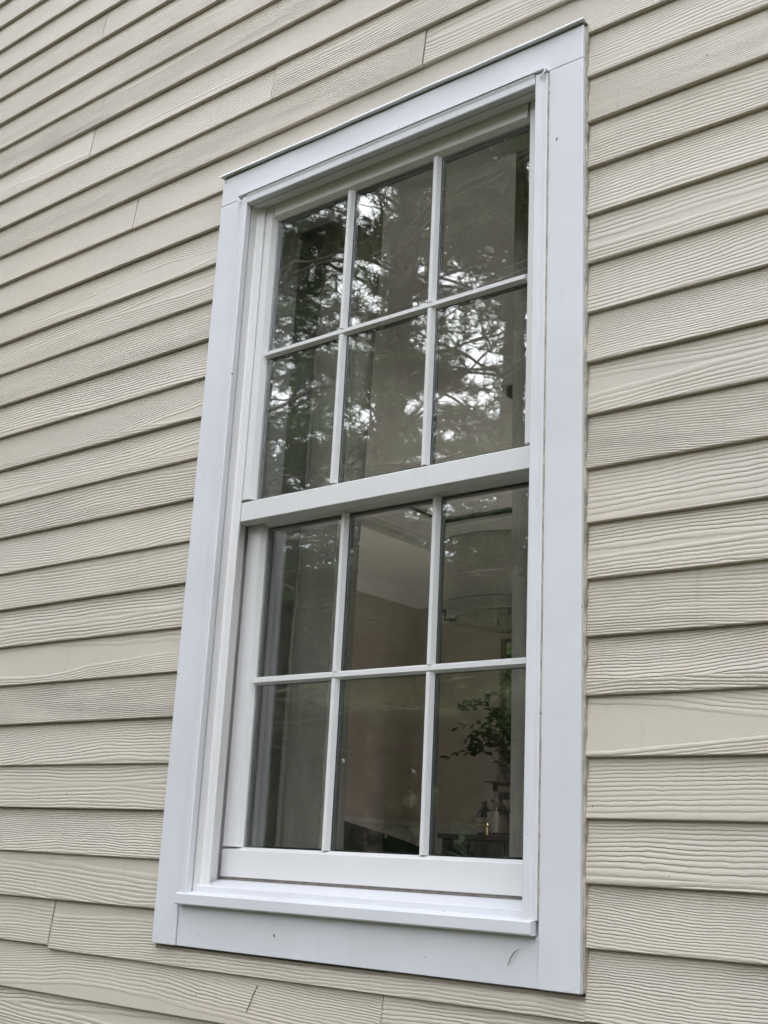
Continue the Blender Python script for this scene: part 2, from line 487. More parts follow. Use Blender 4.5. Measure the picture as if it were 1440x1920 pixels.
# boards that pass above and below the casing where the row meets it are completed here
def filler(x0, x1, z0, z1, k):
    h0 = z0 - (LAP0 + EXPO * k)
    bm = bmesh.new(); s = 0.0104 / EXPO
    prism_x(bm, 0, x1 - x0, [(s * h0, h0), (s * (z1 - z0 + h0), z1 - z0 + h0), (s * (z1 - z0 + h0) + 0.0100, z1 - z0 + h0), (s * h0 + 0.0100, h0)])
    return wpart('siding_plank', bm, M['siding'], loc=(x0, 0.0105, LAP0 + EXPO * k - (0.0075 if k == -2 else 0)))
kt = max(k for k in range(K0, K1) if LAP0 + EXPO * k < ZT - 0.004)
if LAP0 + EXPO * kt + 0.129 > ZT + 0.01: filler(XL - 0.002, XR + 0.0025, ZT + 0.004, LAP0 + EXPO * kt + 0.129, kt)
kb = min(k for k in range(K0, K1) if LAP0 + EXPO * k + 0.129 > ZB + 0.03)
if LAP0 + EXPO * kb < ZB - 0.01: filler(XL - 0.002, XR + 0.0025, LAP0 + EXPO * kb, ZB - 0.003, kb)

# sheathing behind the boards with the window opening, corner boards, hairline crack
sh = bmesh.new()
ox0, ox1, oz0, oz1 = -2.005, -1.107, Z(-0.12), Z(1.55)
for a in ((WX0, ox0, 0.036, 0.15, 0.0, 6.2), (ox1, WX1, 0.036, 0.15, 0.0, 6.2), (ox0, ox1, 0.036, 0.15, 0.0, oz0), (ox0, ox1, 0.036, 0.15, oz1, 6.2)): box(sh, *a)
wpart('sheathing', sh, M['sheath'])
for x in (WX0 - 0.1, WX1):
    wpart('corner_board', bx(x, x + 0.1, 0.0, 0.16, 0.05, 6.2, bevel=0.002), M['trim'])
wpart('frieze_board', bx(WX0, WX1, 0.0, 0.03, LAP0 + EXPO * K1 + 0.0, 6.2, bevel=0.002), M['trim'])
wpart('foundation', bx(WX0, WX1, -0.004, 0.03, 0.0, LAP0 + EXPO * K0 - 0.004), simple('grey_concrete', (0.3, 0.29, 0.27), 0.9, bumpd=0.003))
def crack(pts, r=0.0007):
    wpart('crack', tube(bmesh.new(), pts, r, 4), M['gap'])
def on_plank(x, rel, k):
    z = Z(rel); h = z - (LAP0 + EXPO * k)
    return (x, 0.0100 + 0.0104 / EXPO * h, z)
crack([on_plank(-1.765, -0.243, -3), on_plank(-1.774, -0.262, -3), on_plank(-1.778, -0.275, -3), on_plank(-1.786, -0.294, -3)], 0.0009)
crack([on_plank(-1.179, -0.227, -3), on_plank(-1.173, -0.235, -3), on_plank(-1.172, -0.246, -3), on_plank(-1.174, -0.262, -3)], 0.0007)
# caulk seams where the boards meet the casing
def ragged_strip(name, x, w, y0, y1, z0, z1, mat, n=60, jit=0.0008, par=None):
    bm = bmesh.new(); rr = random.Random(int(z0 * 1000 + x * 100)); rings = []
    for i in range(n + 1):
        z = z0 + (z1 - z0) * i / n
        a, b, c = (rr.uniform(-jit, jit) for _ in range(3))
        rings.append([bm.verts.new(p) for p in ((x + a, y1, z), (x + a * 0.5, y0 + c, z), (x + w + b, y0 + c * 0.5, z), (x + w + b, y1, z))])
    for p, q in zip(rings, rings[1:]):
        for j in range(4): bm.faces.new((p[j], p[(j + 1) % 4], q[(j + 1) % 4], q[j]))
    bm.faces.new(rings[0]); bm.faces.new(rings[-1])
    return bm
wpart('caulk_bead', ragged_strip('c', XR + 0.0002, 0.0036, 0.009, 0.028, ZB + 0.002, ZT - 0.002, M['caulk'], 110, 0.0014), M['caulk'])

# ------------------------------------------------------------------ window
win = empty('sash_window', (-1.556, 0.0, ZB))
tag(win, 'tall white double-hung window with six panes in each sash', 'window')
def npart(name, bm, mat, parent=win, smooth=False):
    o = obj(name, bm, mat, parent, smooth)
    p = parent
    off = Vector((0, 0, 0))
    while p is not None:
        off += Vector(p.location); p = p.parent
    o.location = -off
    return o

JB = Z(1.5346)                          # joint between side boards and head board
npart('head_casing', bx(XL, XR, 0, 0.03, JB + 0.0006, ZT - 0.0030, bevel=0.0018), M['trim'])
npart('cap_shade_strip', bx(XL + 0.002, XR - 0.002, 0.0035, 0.028, ZT - 0.0028, ZT + 0.002), M['gap'])  # dark strip that paints in the shadow line under the drip cap
npart('side_casing', bx(XL, FL - 0.0016, 0, 0.03, ZB, JB - 0.0006, bevel=0.0018), M['trim'])
npart('side_casing', bx(FR + 0.0016, XR, 0, 0.03, ZB, JB - 0.0006, bevel=0.0018), M['trim'])
npart('bottom_casing', bx(FL, FR, 0.0045, 0.03, ZB, Z(-0.1065), bevel=0.0014), M['trim'])
# thin metal drip cap, slightly wavy
bm = bmesh.new(); rings = []
for i in range(25):
    x = XL - 0.006 + (XR - XL + 0.010) * i / 24
    w = 0.0012 * math.sin(i * 0.55) + 0.001 * math.sin(i * 1.3 + 1)
    rings.append([bm.verts.new(p) for p in ((x, 0.028, ZT + 0.004), (x, -0.0105 + w * 0.5, ZT + 0.0042 + w), (x, -0.0115 + w * 0.5, ZT + 0.0005 + w), (x, -0.0103 + w * 0.5, ZT + 0.0003 + w), (x, -0.0093 + w * .5, ZT + 0.003 + w), (x, 0.028, ZT + 0.0025))])
for p, q in zip(rings, rings[1:]):
    for j in range(6): bm.faces.new((p[j], p[(j + 1) % 6], q[(j + 1) % 6], q[j]))
bm.faces.new(rings[0]); bm.faces.new(rings[-1])
npart('drip_cap', bm, M['metal_white'])

# raised frame flange: two-step profile round the opening
SILLT = Z(-0.0830)
def flange_prof(x_out, x_in):
    s = 1 if x_in > x_out else -1
    return [(x_out, 0.02), (x_out, -0.003), (x_out + s * 0.002, -0.0045), (x_out + s * 0.009, -0.0045), (x_out + s * 0.0115, -0.0085), (x_in - s * 0.002, -0.0095), (x_in, -0.0075), (x_in, 0.0065), (x_in - s * 0.006, 0.0065), (x_in - s * 0.006, 0.02)]
bm = bmesh.new(); prism_z(bm, SILLT + 0.0008, Z(1.5300), flange_prof(FL, JL)); npart('frame_flange', bm, M['trim'])
bm = bmesh.new(); prism_z(bm, SILLT + 0.0008, Z(1.5300), flange_prof(FR, JR)); npart('frame_flange', bm, M['trim'])
bm = bmesh.new()
zt = Z(1.5336)
prism_x(bm, JL + 0.0004, JR - 0.0004, [(0.02, zt), (-0.003, zt), (-0.0115, zt - 0.001), (-0.0122, zt - 0.004), (-0.0095, zt - 0.009), (-0.0095, HEAD + 0.002), (-0.0075, HEAD), (0.0065, HEAD), (0.0065, HEAD + 0.006), (0.02, HEAD + 0.006)])
npart('frame_flange', bm, M['trim'])
# thin bright drip edge over the head flange with small curled ends
bm = bmesh.new()
box(bm, FL - 0.001, FR + 0.001, -0.0150, 0.0, zt + 0.0002, zt + 0.0016)
for xe, s in ((FL - 0.001, 1), (FR + 0.001, -1)):
    tube(bm, [(xe + s * 0.014, -0.0125, zt - 0.0160), (xe + s * 0.007, -0.0128, zt - 0.0125), (xe + s * 0.002, -0.0128, zt - 0.006), (xe + s * 0.0015, -0.0135, zt + 0.0005)], 0.0022, 6)
npart('drip_edge', bm, M['metal_white'])
# dark reveal between flange and jamb plus weathered caulk along the right flange
npart('caulk_bead', ragged_strip('c', FR + 0.0001, 0.0022, -0.0012, 0.006, SILLT + 0.01, Z(1.527), M['caulk'], 90, 0.0009), M['caulk'])

# jambs: blind stop, channel for the upper sash, parting stop, channel for the lower sash
def jamb(xf, s):
    o = lambda d: xf - s * d                # d: how far back from the jamb face
    prof = [(o(0.0), 0.0115), (o(0.0), 0.0290), (o(-0.0045), 0.0325), (o(-0.0185), 0.0325), (o(-0.0205), 0.0345), (o(-0.0205), 0.0385), (o(0.020), 0.0385), (o(0.020), 0.0545),
            (o(0.0045), 0.0545), (o(0.0045), 0.0800), (o(0.016), 0.0800), (o(0.016), 0.128), (o(0.03), 0.128), (o(0.03), 0.0115)]
    return prism_z(bmesh.new(), Z(-0.085), Z(1.53), prof)
npart('jamb', jamb(JL, 1), M['vinyl'])
npart('jamb', jamb(JR, -1), M['vinyl'])
bm = bmesh.new()
prism_x(bm, JL - 0.028, JR + 0.028, [(0.0095, HEAD), (0.022, HEAD), (0.0245, HEAD + 0.0035), (0.0375, HEAD + 0.0035), (0.0375, HEAD + 0.009), (0.128, HEAD + 0.009), (0.128, Z(1.535)), (0.0095, Z(1.535))])
npart('head_jamb', bm, M['vinyl'])

# sill with sloping top, step and nose
bm = bmesh.new()
prism_x(bm, JL + 0.0002, JR - 0.0002, [(0.125, Z(-0.0485)), (0.0880, Z(-0.0540)), (0.0165, Z(-0.0668)), (0.0145, Z(-0.0685)), (0.0145, Z(-0.0805)), (0.0300, Z(-0.100)), (0.125, Z(-0.100))])
npart('sill', bm, M['trim'])
bm = bmesh.new()
prism_x(bm, FL + 0.006, FR - 0.004, [(0.0135, Z(-0.0795)), (-0.0135, Z(-0.0832)), (-0.0155, Z(-0.0850)), (-0.0155, Z(-0.1035)), (-0.0130, Z(-0.1062)), (0.0290, Z(-0.1062)), (0.0290, Z(-0.0795))])
npart('sill_nose', bm, M['trim'])
npart('weatherstrip', bx(JL + 0.002, JR - 0.002, 0.0875, 0.118, Z(-0.0535), Z(-0.0480)), M['strip'])

# sashes
def sash(label, yf, zg0, zg1, rail_bot, rail_top):
    """yf: outer face; zg0/zg1: glass opening; the rails reach rail_bot and rail_top"""
    yb, yg = yf + 0.036, yf + 0.0155
    s = empty('sash', (-1.556 - win.location.x, yf, zg0 - ZB), win)
    s['label'] = label
    x0, x1 = JL + 0.0016, JR - 0.0016
    bv = 0.0075                                  # sloped glazing edge
    # stile profiles, sloped towards the glass
    npart('stile', prism_z(bmesh.new(), zg0 + 0.0004, rail_top, [(x0, yf), (GL - bv, yf), (GL, yg - 0.0015), (GL, yb), (x0, yb)]), M['vinyl'], s)
    npart('stile', prism_z(bmesh.new(), zg0 + 0.0004, rail_top, [(x1, yf), (GR + bv, yf), (GR, yg - 0.0015), (GR, yb), (x1, yb)]), M['vinyl'], s)
    npart('rail', prism_x(bmesh.new(), x0, x1, [(yf, rail_bot + 0.001), (yf + 0.001, rail_bot), (yb, rail_bot), (yb, zg0), (yg - 0.0015, zg0), (yf + 0.001, zg0 - 0.0060), (yf, zg0 - 0.0072)]), M['vinyl'], s)
    xa, xb = (GL, GR) if rail_top - zg1 < 0.04 else (x0, x1)
    npart('rail', prism_x(bmesh.new(), GL + 0.0001, GR - 0.0001, [(yf, rail_top), (yf, zg1 + bv), (yg - 0.0015, zg1), (yb, zg1), (yb, rail_top)]), M['vinyl'], s)
    # muntins: bevelled bars
    pitch = (GR - GL - 2 * 0.018) / 3 + 0.018
    xs = [GL + pitch - 0.009, GL + 2 * pitch - 0.009]
    zc = (zg0 + zg1) / 2
    hw, hf = 0.0092, 0.0042
    prof = lambda c: [(c - hw, yg - 0.001), (c - hf, yf + 0.0032), (c + hf, yf + 0.0032), (c + hw, yg - 0.001)]
    for c in xs:
        for a, b in ((zg0 + 0.0004, zc - 0.0072), (zc + 0.0072, zg1 - 0.0004)):
            npart('muntin', prism_z(bmesh.new(), a, b, prof(c)), M['vinyl'], s)
    hp = [(yg - 0.001, zc - hw), (yf + 0.0030, zc - hf), (yf + 0.0030, zc + hf), (yg - 0.001, zc + hw)]
    edges = [GL + 0.0003] + xs + [GR - 0.0003]
    for a, b in zip(edges, edges[1:]):
        npart('muntin', prism_x(bmesh.new(), a + (0.0004 if a != edges[0] else 0), b - (0.0004 if b != edges[-1] else 0), hp), M['vinyl'], s)
    # panes with a dark spacer strip round each one behind the glass
    gx = [GL] + xs + [GR]
    for i in range(3):
        for a, b in ((zg0, zc), (zc, zg1)):
            p0, p1 = gx[i] + (0.0002 if i else -0.004), gx[i + 1] - (0.0002 if i < 2 else -0.004)
            q0, q1 = (a - 0.004 if a == zg0 else a + 0.0002), (b + 0.004 if b == zg1 else b - 0.0002)
            npart('pane', bx(p0, p1, yg, yg + 0.0035, q0, q1), M['glass'], s)
    bm = bmesh.new()
    y0, y1 = yg + 0.0045, yg + 0.0165
    for c in xs: box(bm, c - 0.0085, c + 0.0085, y0, y1, zg0, zg1)
    for a, b in ((GL - 0.004, xs[0] - 0.0085), (xs[0] + 0.0085, xs[1] - 0.0085), (xs[1] + 0.0085, GR + 0.004)): box(bm, a, b, y0, y1, zc - 0.0085, zc + 0.0085)
    for a, b in ((zg0 - 0.004, zg0 + 0.004), (zg1 - 0.006, zg1 + 0.004)): box(bm, GL, GR, y0 - 0.0002, y1 + 0.0002, a, b)
    for a, b in ((GL - 0.004, GL + 0.006), (GR - 0.006, GR + 0.004)): box(bm, a, b, y0 - 0.0001, y1 + 0.0001, zg0, zg1)
    npart('spacer', bm, M['spacer'], s)
    return s
sash('upper outer sash with six panes', 0.0400, Z(0.770), Z(1.4745), Z(0.7195), HEAD + 0.0085)
sash('lower inner sash with six panes', 0.0840, Z(0.0135), Z(0.7165), Z(-0.0478), Z(0.7660))

# inner lining of the opening (interior jamb extension and casing)
bm = bmesh.new()
for a in ((ox0, JL - 0.006, 0.131, 0.19, oz0, oz1), (JR + 0.006, ox1, 0.131, 0.19, oz0, oz1), (JL - 0.006, JR + 0.006, 0.131, 0.19, HEAD + 0.012, oz1), (JL - 0.006, JR + 0.006, 0.131, 0.21, oz0, Z(-0.047))): box(bm, *a)
for a in ((ox0 - 0.09, ox0 + 0.012, 0.1905, 0.21, oz0, oz1 + 0.09), (ox1 - 0.012, ox1 + 0.09, 0.1905, 0.21, oz0, oz1 + 0.09), (ox0 + 0.0125, ox1 - 0.0125, 0.1905, 0.21, oz1 - 0.012, oz1 + 0.09)): box(bm, *a)
npart('interior_lining', bm, M['vinyl'])

# ------------------------------------------------------------------ the rest of the house and the room behind the glass
RX0, RX1, RY0, RY1 = -5.2, 1.6, 0.19, 4.9
FLZ, SOF, TRAY = 0.90, Z(1.83), Z(2.022)
CH = Z(0.262)                          # chair rail height
def struct(name, bm, mat, label=None, smooth=False):
    return tag(obj(name, bm, mat, None, smooth), label, kind='structure')
bm = bmesh.new()
for a in ((RX0, ox0 - 0.0, 0.151, 0.19, FLZ, SOF), (ox1, RX1, 0.151, 0.19, FLZ, SOF), (ox0, ox1, 0.151, 0.19, FLZ, oz0 - 0.001), (ox0, ox1, 0.151, 0.19, oz1 + 0.001, SOF)): box(bm, *a)
for a in ((RX0, -3.25, FLZ, SOF), (-0.6, RX1, FLZ, SOF), (-3.25, -0.6, FLZ, FLZ + 0.12), (-3.25, -0.6, 3.36, SOF)): box(bm, a[0], a[1], RY1, RY1 + 0.2, a[2], a[3])  # back wall; its unseen opening is added to let daylight in
# left wall with a window opening
box(bm, RX1, RX1 + 0.2, 0.151, RY1 + 0.2, FLZ, SOF)
for x0, x1, ya, yb, za, zb in ((RX0 - 0.2, RX0, 2.2, 4.2, 1.1, 3.33),):
    box(bm, x0, x1, 0.151, ya, FLZ, SOF); box(bm, x0, x1, yb, RY1 + 0.2, FLZ, SOF)
    box(bm, x0, x1, ya, yb, FLZ, za); box(bm, x0, x1, ya, yb, zb, SOF)
struct('room_wall', bm, M['plaster'], 'beige plaster walls of the room behind the window')
bm = bmesh.new()
box(bm, RX0 + 0.001, -3.27, RY1 - 0.012, RY1 - 0.0005, FLZ, CH - 0.03)
box(bm, RX0 + 0.001, RX0 + 0.012, 3.55, RY1 - 0.013, FLZ, CH - 0.03)
box(bm, RX0 + 0.002, -3.27, RY1 - 0.035, RY1 - 0.0005, CH - 0.029, CH)
box(bm, RX0 + 0.0005, RX0 + 0.035, 3.55, RY1 - 0.036, CH - 0.029, CH)
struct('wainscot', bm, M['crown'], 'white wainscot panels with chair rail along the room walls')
bm = bmesh.new()
box(bm, RX0 - 0.2, RX1 + 0.2, 0.16, RY1 + 0.2, FLZ - 0.1, FLZ)
struct('room_floor', bm, M['wood_floor'], 'wooden floor of the room')
# tray ceiling: flat border, raised middle, cornice inside the tray, dark band on top
tx0, tx1, ty0, ty1 = -4.36, 0.75, 0.42, 4.03
bm = bmesh.new()
for a in ((RX0 - 0.2, tx0, 0.151, RY1 + 0.2), (tx1, RX1 + 0.2, 0.151, RY1 + 0.2), (tx0, tx1, 0.151, ty0), (tx0, tx1, ty1, RY1 + 0.2)): box(bm, a[0], a[1], a[2], a[3], SOF, SOF + 0.5)
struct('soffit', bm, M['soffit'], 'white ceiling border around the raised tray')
struct('ceiling', bx(tx0, tx1, ty0, ty1, TRAY, TRAY + 0.2), M['ceil'], 'tray ceiling toned down to look dimly lit, seen through the glass')
def ring_mold(prof, mat, name, label, x0, x1, y0, y1):
    """moulding round a rectangle; prof = (inset, z)"""
    bm = bmesh.new(); cs = ((x0, y0, 1, 1), (x1, y0, -1, 1), (x1, y1, -1, -1), (x0, y1, 1, -1))
    rings = [[bm.verts.new((cx + sx * d, cy + sy * d, z)) for d, z in prof] for cx, cy, sx, sy in cs]
    n = len(prof)
    for i in range(4):
        p, q = rings[i], rings[(i + 1) % 4]
        for j in range(n): bm.faces.new((p[j], p[(j + 1) % n], q[(j + 1) % n], q[j]))
    return struct(name, bm, mat, label)
e = 0.0008
ring_mold([(e, SOF - 0.012), (0.02, SOF - 0.012), (0.02, SOF + 0.012), (0.012, SOF + 0.016), (0.012, SOF + 0.040), (0.022, SOF + 0.044), (0.022, SOF + 0.058), (0.035, SOF + 0.066), (0.045, SOF + 0.085), (0.075, SOF + 0.130), (0.095, SOF + 0.142), (0.095, SOF + 0.158), (e, SOF + 0.158)],
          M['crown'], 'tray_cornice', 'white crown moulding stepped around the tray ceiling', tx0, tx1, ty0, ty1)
ring_mold([(e, SOF + 0.1585), (0.055, SOF + 0.1585), (0.055, TRAY - 0.001), (e, TRAY - 0.001)], M['dark_band'], 'cove_band', 'dark band between crown moulding and ceiling', tx0, tx1, ty0, ty1)
pr = [(e, SOF - 0.11), (0.012, SOF - 0.11), (0.016, SOF - 0.09)]
for i in range(9):
    a = R(90 * i / 8); pr.append((0.10 - 0.084 * math.cos(a), SOF - 0.09 + 0.086 * math.sin(a)))
pr += [(0.10, SOF - 0.001), (e, SOF - 0.001)]
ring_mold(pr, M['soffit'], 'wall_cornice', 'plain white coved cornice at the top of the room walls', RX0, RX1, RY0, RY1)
# outer shell: upper storey, roof, crawl space
bm = bmesh.new()
box(bm, WX0, WX1, 0.152, RY1 + 0.25, 4.3, 6.2)
box(bm, WX0 - 0.3, WX1 + 0.3, -0.05, RY1 + 0.5, 6.2, 6.4)
box(bm, WX0, WX1, 0.152, RY1 + 0.25, 0.0, 0.78)
struct('house_shell', bm, M['sheath'], 'upper storey, roof and base of the house')

# curtains
def curtain(xa, xb, label, mat=None, amp=0.058, folds=5, y=0.30, z0=FLZ + 0.03, z1=Z(1.600), seed=1, flare=0.0):
    rr = random.Random(seed); nx, nz = folds * 14, 14
    V, F = [], []
    ph = [rr.uniform(-0.5, 0.5) for _ in range(folds + 2)]
    for j in range(nz + 1):
        tz = j / nz
        z = z0 + (z1 - z0) * tz
        for i in range(nx + 1):
            s_ = i / nx
            a = amp * (0.65 + 0.5 * (1 - tz))
            w = math.sin(s_ * folds * 2 * math.pi + ph[int(s_ * folds)] * math.sin(s_ * folds * math.pi) + 0.25 * math.sin(tz * 4 + s_ * 9))
            x = xa + (xb - xa) * s_ + 0.012 * math.sin(s_ * folds * 4 * math.pi) + flare * (1 - tz) ** 2 * (s_ if flare > 0 else (1 - s_)) 
            V.append((x, y + a * w + 0.006 * math.sin(s_ * 40 + tz * 6), z))
    W = nx + 1
    for j in range(nz):
        for i in range(nx):
            a = j * W + i; F.append((a, a + 1, a + W + 1, a + W))
    c = empty('curtain', ((xa + xb) / 2, y, z0))
    tag(c, label, 'curtain', 'curtains inside the window')
    V = np.array(V) - np.array(c.location)
    o = raw('drape', V, F, mat or M['curtain'], c, smooth=True)
    md = o.modifiers.new('thickness', 'SOLIDIFY'); md.thickness = 0.004
    bm = bmesh.new()
    prev = None
    hem = bx(xa - c.location.x, xb - c.location.x, -0.012, 0.012, z1 - z0 - 0.004, z1 - z0 + 0.02)
    obj('heading', hem, M['curtain'], c)
    return c
curtain(-2.28, -1.800, 'warm grey linen curtain hanging behind the left panes', mat=M['curtain_bright'], amp=0.068, folds=4, seed=3, flare=0.012)
curtain(-1.388, -0.86, 'warm grey linen curtain behind the right edge of the right panes', folds=5, seed=5)
for xa, xb, lab in ((-2.30, -1.81, 'short dark curtain rod over the left curtain'), (-1.37, -0.82, 'short dark curtain rod over the right curtain')):
    rod = empty('curtain_rod', ((xa + xb) / 2, 0.30, Z(1.632)))
    tag(rod, lab, 'curtain rod', 'curtain rods above the window')
    w_ = (xb - xa) / 2
    bm = bmesh.new(); tube(bm, [(-w_, 0, 0), (w_, 0, 0)], 0.009, 10); obj('rod', bm, M['black'], rod)
    for x in (-w_ * 0.8, w_ * 0.8):
        bm = bmesh.new(); tube(bm, [(x, 0, 0), (x, -0.109, 0)], 0.006, 6); obj('bracket', bm, M['black'], rod)

# pendant drum lamp
LX, LY, LZ = -2.752, 2.42, Z(1.022)
lamp = empty('pendant_lamp', (LX, LY, LZ))
tag(lamp, 'large round drum pendant lamp with pale shade and hanging glass diffuser', 'ceiling lamp')
bm = bmesh.new()
lathe(bm, [(0.350, 0.0), (0.350, 0.262)], 64)
for f in [f for f in bm.faces if len(f.verts) > 4]: bm.faces.remove(f)
o = obj('lamp_shade', bm, M['shade'], lamp, smooth=True)
md = o.modifiers.new('thickness', 'SOLIDIFY'); md.thickness = 0.003
for z in (0.0, 0.262):
    bm = bmesh.new()
    tube(bm, [(0.3515 * math.cos(a), 0.3515 * math.sin(a), z) for a in [2 * math.pi * i / 64 for i in range(65)]], 0.0013, 5)
    obj('shade_rim', bm, M['black'], lamp)
bm = bmesh.new(); lathe(bm, [(0.0, 0.004), (0.348, 0.004), (0.348, 0.007), (0.0, 0.007)], 48); obj('bottom_panel', bm, M['inner'], lamp)
bm = bmesh.new(); lathe(bm, [(0.0, -0.040), (0.270, -0.040), (0.274, -0.037), (0.270, -0.034), (0.0, -0.034)], 48); obj('diffuser', bm, M['acrylic'], lamp)
bm = bmesh.new(); tube(bm, [(0.275 * math.cos(a), 0.275 * math.sin(a), -0.037) for a in [2 * math.pi * i / 64 for i in range(65)]], 0.0018, 5); obj('diffuser_rim', bm, M['black'], lamp)
for i in range(4):
    a = R(213 + 90 * i)
    bm = bmesh.new(); d = Vector((math.cos(a), math.sin(a), 0))
    tube(bm, [d * 0.25 + Vector((0, 0, -0.037)), d * 0.300 + Vector((0, 0, -0.037)), d * 0.300 + Vector((0, 0, 0.03))], 0.008, 5)
    tube(bm, [d * 0.300, d * 0.349], 0.005, 5)
    obj('bracket', bm, M['black'], lamp)
bm = bmesh.new(); tube(bm, [(0, 0, -0.03), (0, 0, TRAY - LZ)], 0.007, 8); obj('rod', bm, M['black'], lamp)
bm = bmesh.new(); lathe(bm, [(0.065, TRAY - LZ - 0.025), (0.065, TRAY - LZ - 0.001)], 24); obj('canopy', bm, M['black'], lamp)

# dining chair with a curved velvet back, close to the window
ch = empty('barrel_chair', (-2.72, 1.62, FLZ))
tag(ch, 'dark green velvet chair with rounded back below the lower panes', 'chair')
V, F = [], []; n = 48; T = CH - CH
for i in range(n + 1):
    a = R(-90 - 115 + 230 * i / n)
    off = abs(i / n - 0.5) * 2
    top = 0.848 - 0.34 * max(0.0, off - 0.05) ** 1.45
    for r_, zz in ((0.47, 0.12), (0.49, 0.45), (0.50, top - 0.03), (0.485, top), (0.455, top), (0.43, top - 0.03), (0.40, 0.45), (0.40, 0.12)):
        V.append((r_ * math.cos(a), r_ * math.sin(a), zz))
for i in range(n):
    for j in range(8):
        a, b = i * 8 + j, i * 8 + (j + 1) % 8
        F.append((a, b, b + 8, a + 8))
bk = raw('backrest', V, F, M['velvet'], ch, smooth=True)
bm = bmesh.new(); lathe(bm, [(0.0, 0.12), (0.395, 0.12), (0.395, 0.42), (0.37, 0.46), (0.0, 0.47)], 40); obj('seat', bm, M['velvet'], ch, smooth=True)
for i in range(4):
    a = R(45 + 90 * i); bm = bmesh.new(); tube(bm, [(0.3 * math.cos(a), 0.3 * math.sin(a), 0.12), (0.34 * math.cos(a), 0.34 * math.sin(a), 0.0)], [0.022, 0.014], 8)
    obj('leg', bm, M['lacquer'], ch)

# sideboard along the back wall, with bottles
SX0, SX1, SY0, SY1, SZ = -4.46, -3.1, 4.22, 4.84, Z(0.174)
sb = empty('sideboard', ((SX0 + SX1) / 2, (SY0 + SY1) / 2, FLZ))
tag(sb, 'black lacquer sideboard with short brass rail against the back wall', 'sideboard')
L = Vector(sb.location)
def spart(name, bm, mat):
    o = obj(name, bm, mat, sb); o.location = -L; return o
spart('top', bx(SX0, SX1, SY0, SY1, SZ - 0.03, SZ, bevel=0.003), M['lacquer'])
spart('cabinet', bx(SX0 + 0.02, SX1 - 0.02, SY0 + 0.03, SY1 - 0.005, FLZ + 0.12, SZ - 0.0305), M['lacquer'])
for i in range(3):
    x = SX0 + 0.03 + i * 0.45
    spart('door', bx(x, x + 0.44, SY0 + 0.012, SY0 + 0.029, FLZ + 0.14, SZ - 0.04, bevel=0.002), M['lacquer'])
for x in (SX0 + 0.05, SX1 - 0.05):
    for y in (SY0 + 0.06, SY1 - 0.06):
        bm = bmesh.new(); tube(bm, [(x, y, FLZ + 0.12), (x, y, FLZ)], 0.018, 8); spart('leg', bm, M['brass'])
px = -1.228 * 3.36
bm = bmesh.new(); tube(bm, [(-1.256 * 3.36, SY0 + 0.03, SZ + 0.052), (px, SY0 + 0.03, SZ + 0.052)], 0.0055, 8); spart('gallery_rail', bm, M['brass'])
for x in (px,):
    bm = bmesh.new(); lathe(bm, [(0.011, 0), (0.011, 0.006), (0.006, 0.01), (0.006, 0.045), (0.013, 0.052), (0.006, 0.066), (0.0, 0.068)], 10, x, SY0 + 0.03, SZ); spart('rail_post', bm, M['brass'])

def bottle(x, y, h, r, mat, label, neck=0.012, lab=True, stop=True, shoulder=0.62, base=None):
    b = empty('bottle', (x, y, SZ if base is None else base)); tag(b, label, 'bottle', 'bottles on the sideboard')
    s = shoulder * h
    bm = bmesh.new()
    lathe(bm, [(0, 0), (r * 0.95, 0), (r, 0.006), (r, s), (r * 0.85, s + 0.02), (neck, s + 0.055), (neck, h - 0.03), (neck * 1.2, h - 0.028), (neck * 1.2, h - 0.02), (neck, h - 0.018), (0, h - 0.018)], 20)
    obj('body', bm, mat, b, smooth=True)
    if lab:
        bm = bmesh.new(); lathe(bm, [(r + 0.0008, s * 0.12), (r + 0.0008, s * 0.88)], 20)
        for f in [f for f in bm.faces if len(f.verts) > 4]: bm.faces.remove(f)
        obj('paper_label', bm, M['label'], b)
    if stop:
        bm = bmesh.new(); lathe(bm, [(0, h - 0.045), (neck * 1.35, h - 0.045), (neck * 1.35, h), (0, h)], 12); obj('stopper', bm, M['cork'], b)
    return b
def at(px_, dep):     # a point on a sight line, dep metres inside the wall plane (px_ = line slope pair measured on the wall)
    return px_ * (1.8 + dep)
bottle(-1.2325 * 3.44, 4.39, 0.198, 0.046, M['bottle_dark'], 'short dark bottle with black stopper and pale label, leftmost on the sideboard', shoulder=0.58)
bottle(-1.2145 * 3.44, 4.39, 0.215, 0.036, M['bottle_clear'], 'clear bottle with pale label beside the short dark bottle', shoulder=0.72, stop=False)
bottle(-1.211 * 3.55, 4.59, 0.315, 0.036, M['bottle_clear'], 'tallest slim clear bottle at the back of the group', shoulder=0.52, lab=False)
bottle(-1.200 * 3.47, 4.45, 0.255, 0.044, M['bottle_amber'], 'dark amber bottle with square label and thin neck', shoulder=0.55)
bottle(-1.186 * 3.52, 4.54, 0.262, 0.044, M['bottle_clear'], 'clear decanter with dark top next to the curtain edge', shoulder=0.6, lab=False, neck=0.02)
bottle(-1.172 * 3.48, 4.48, 0.25, 0.042, M['bottle_dark'], 'dark bottle half hidden behind the right curtain', shoulder=0.6)

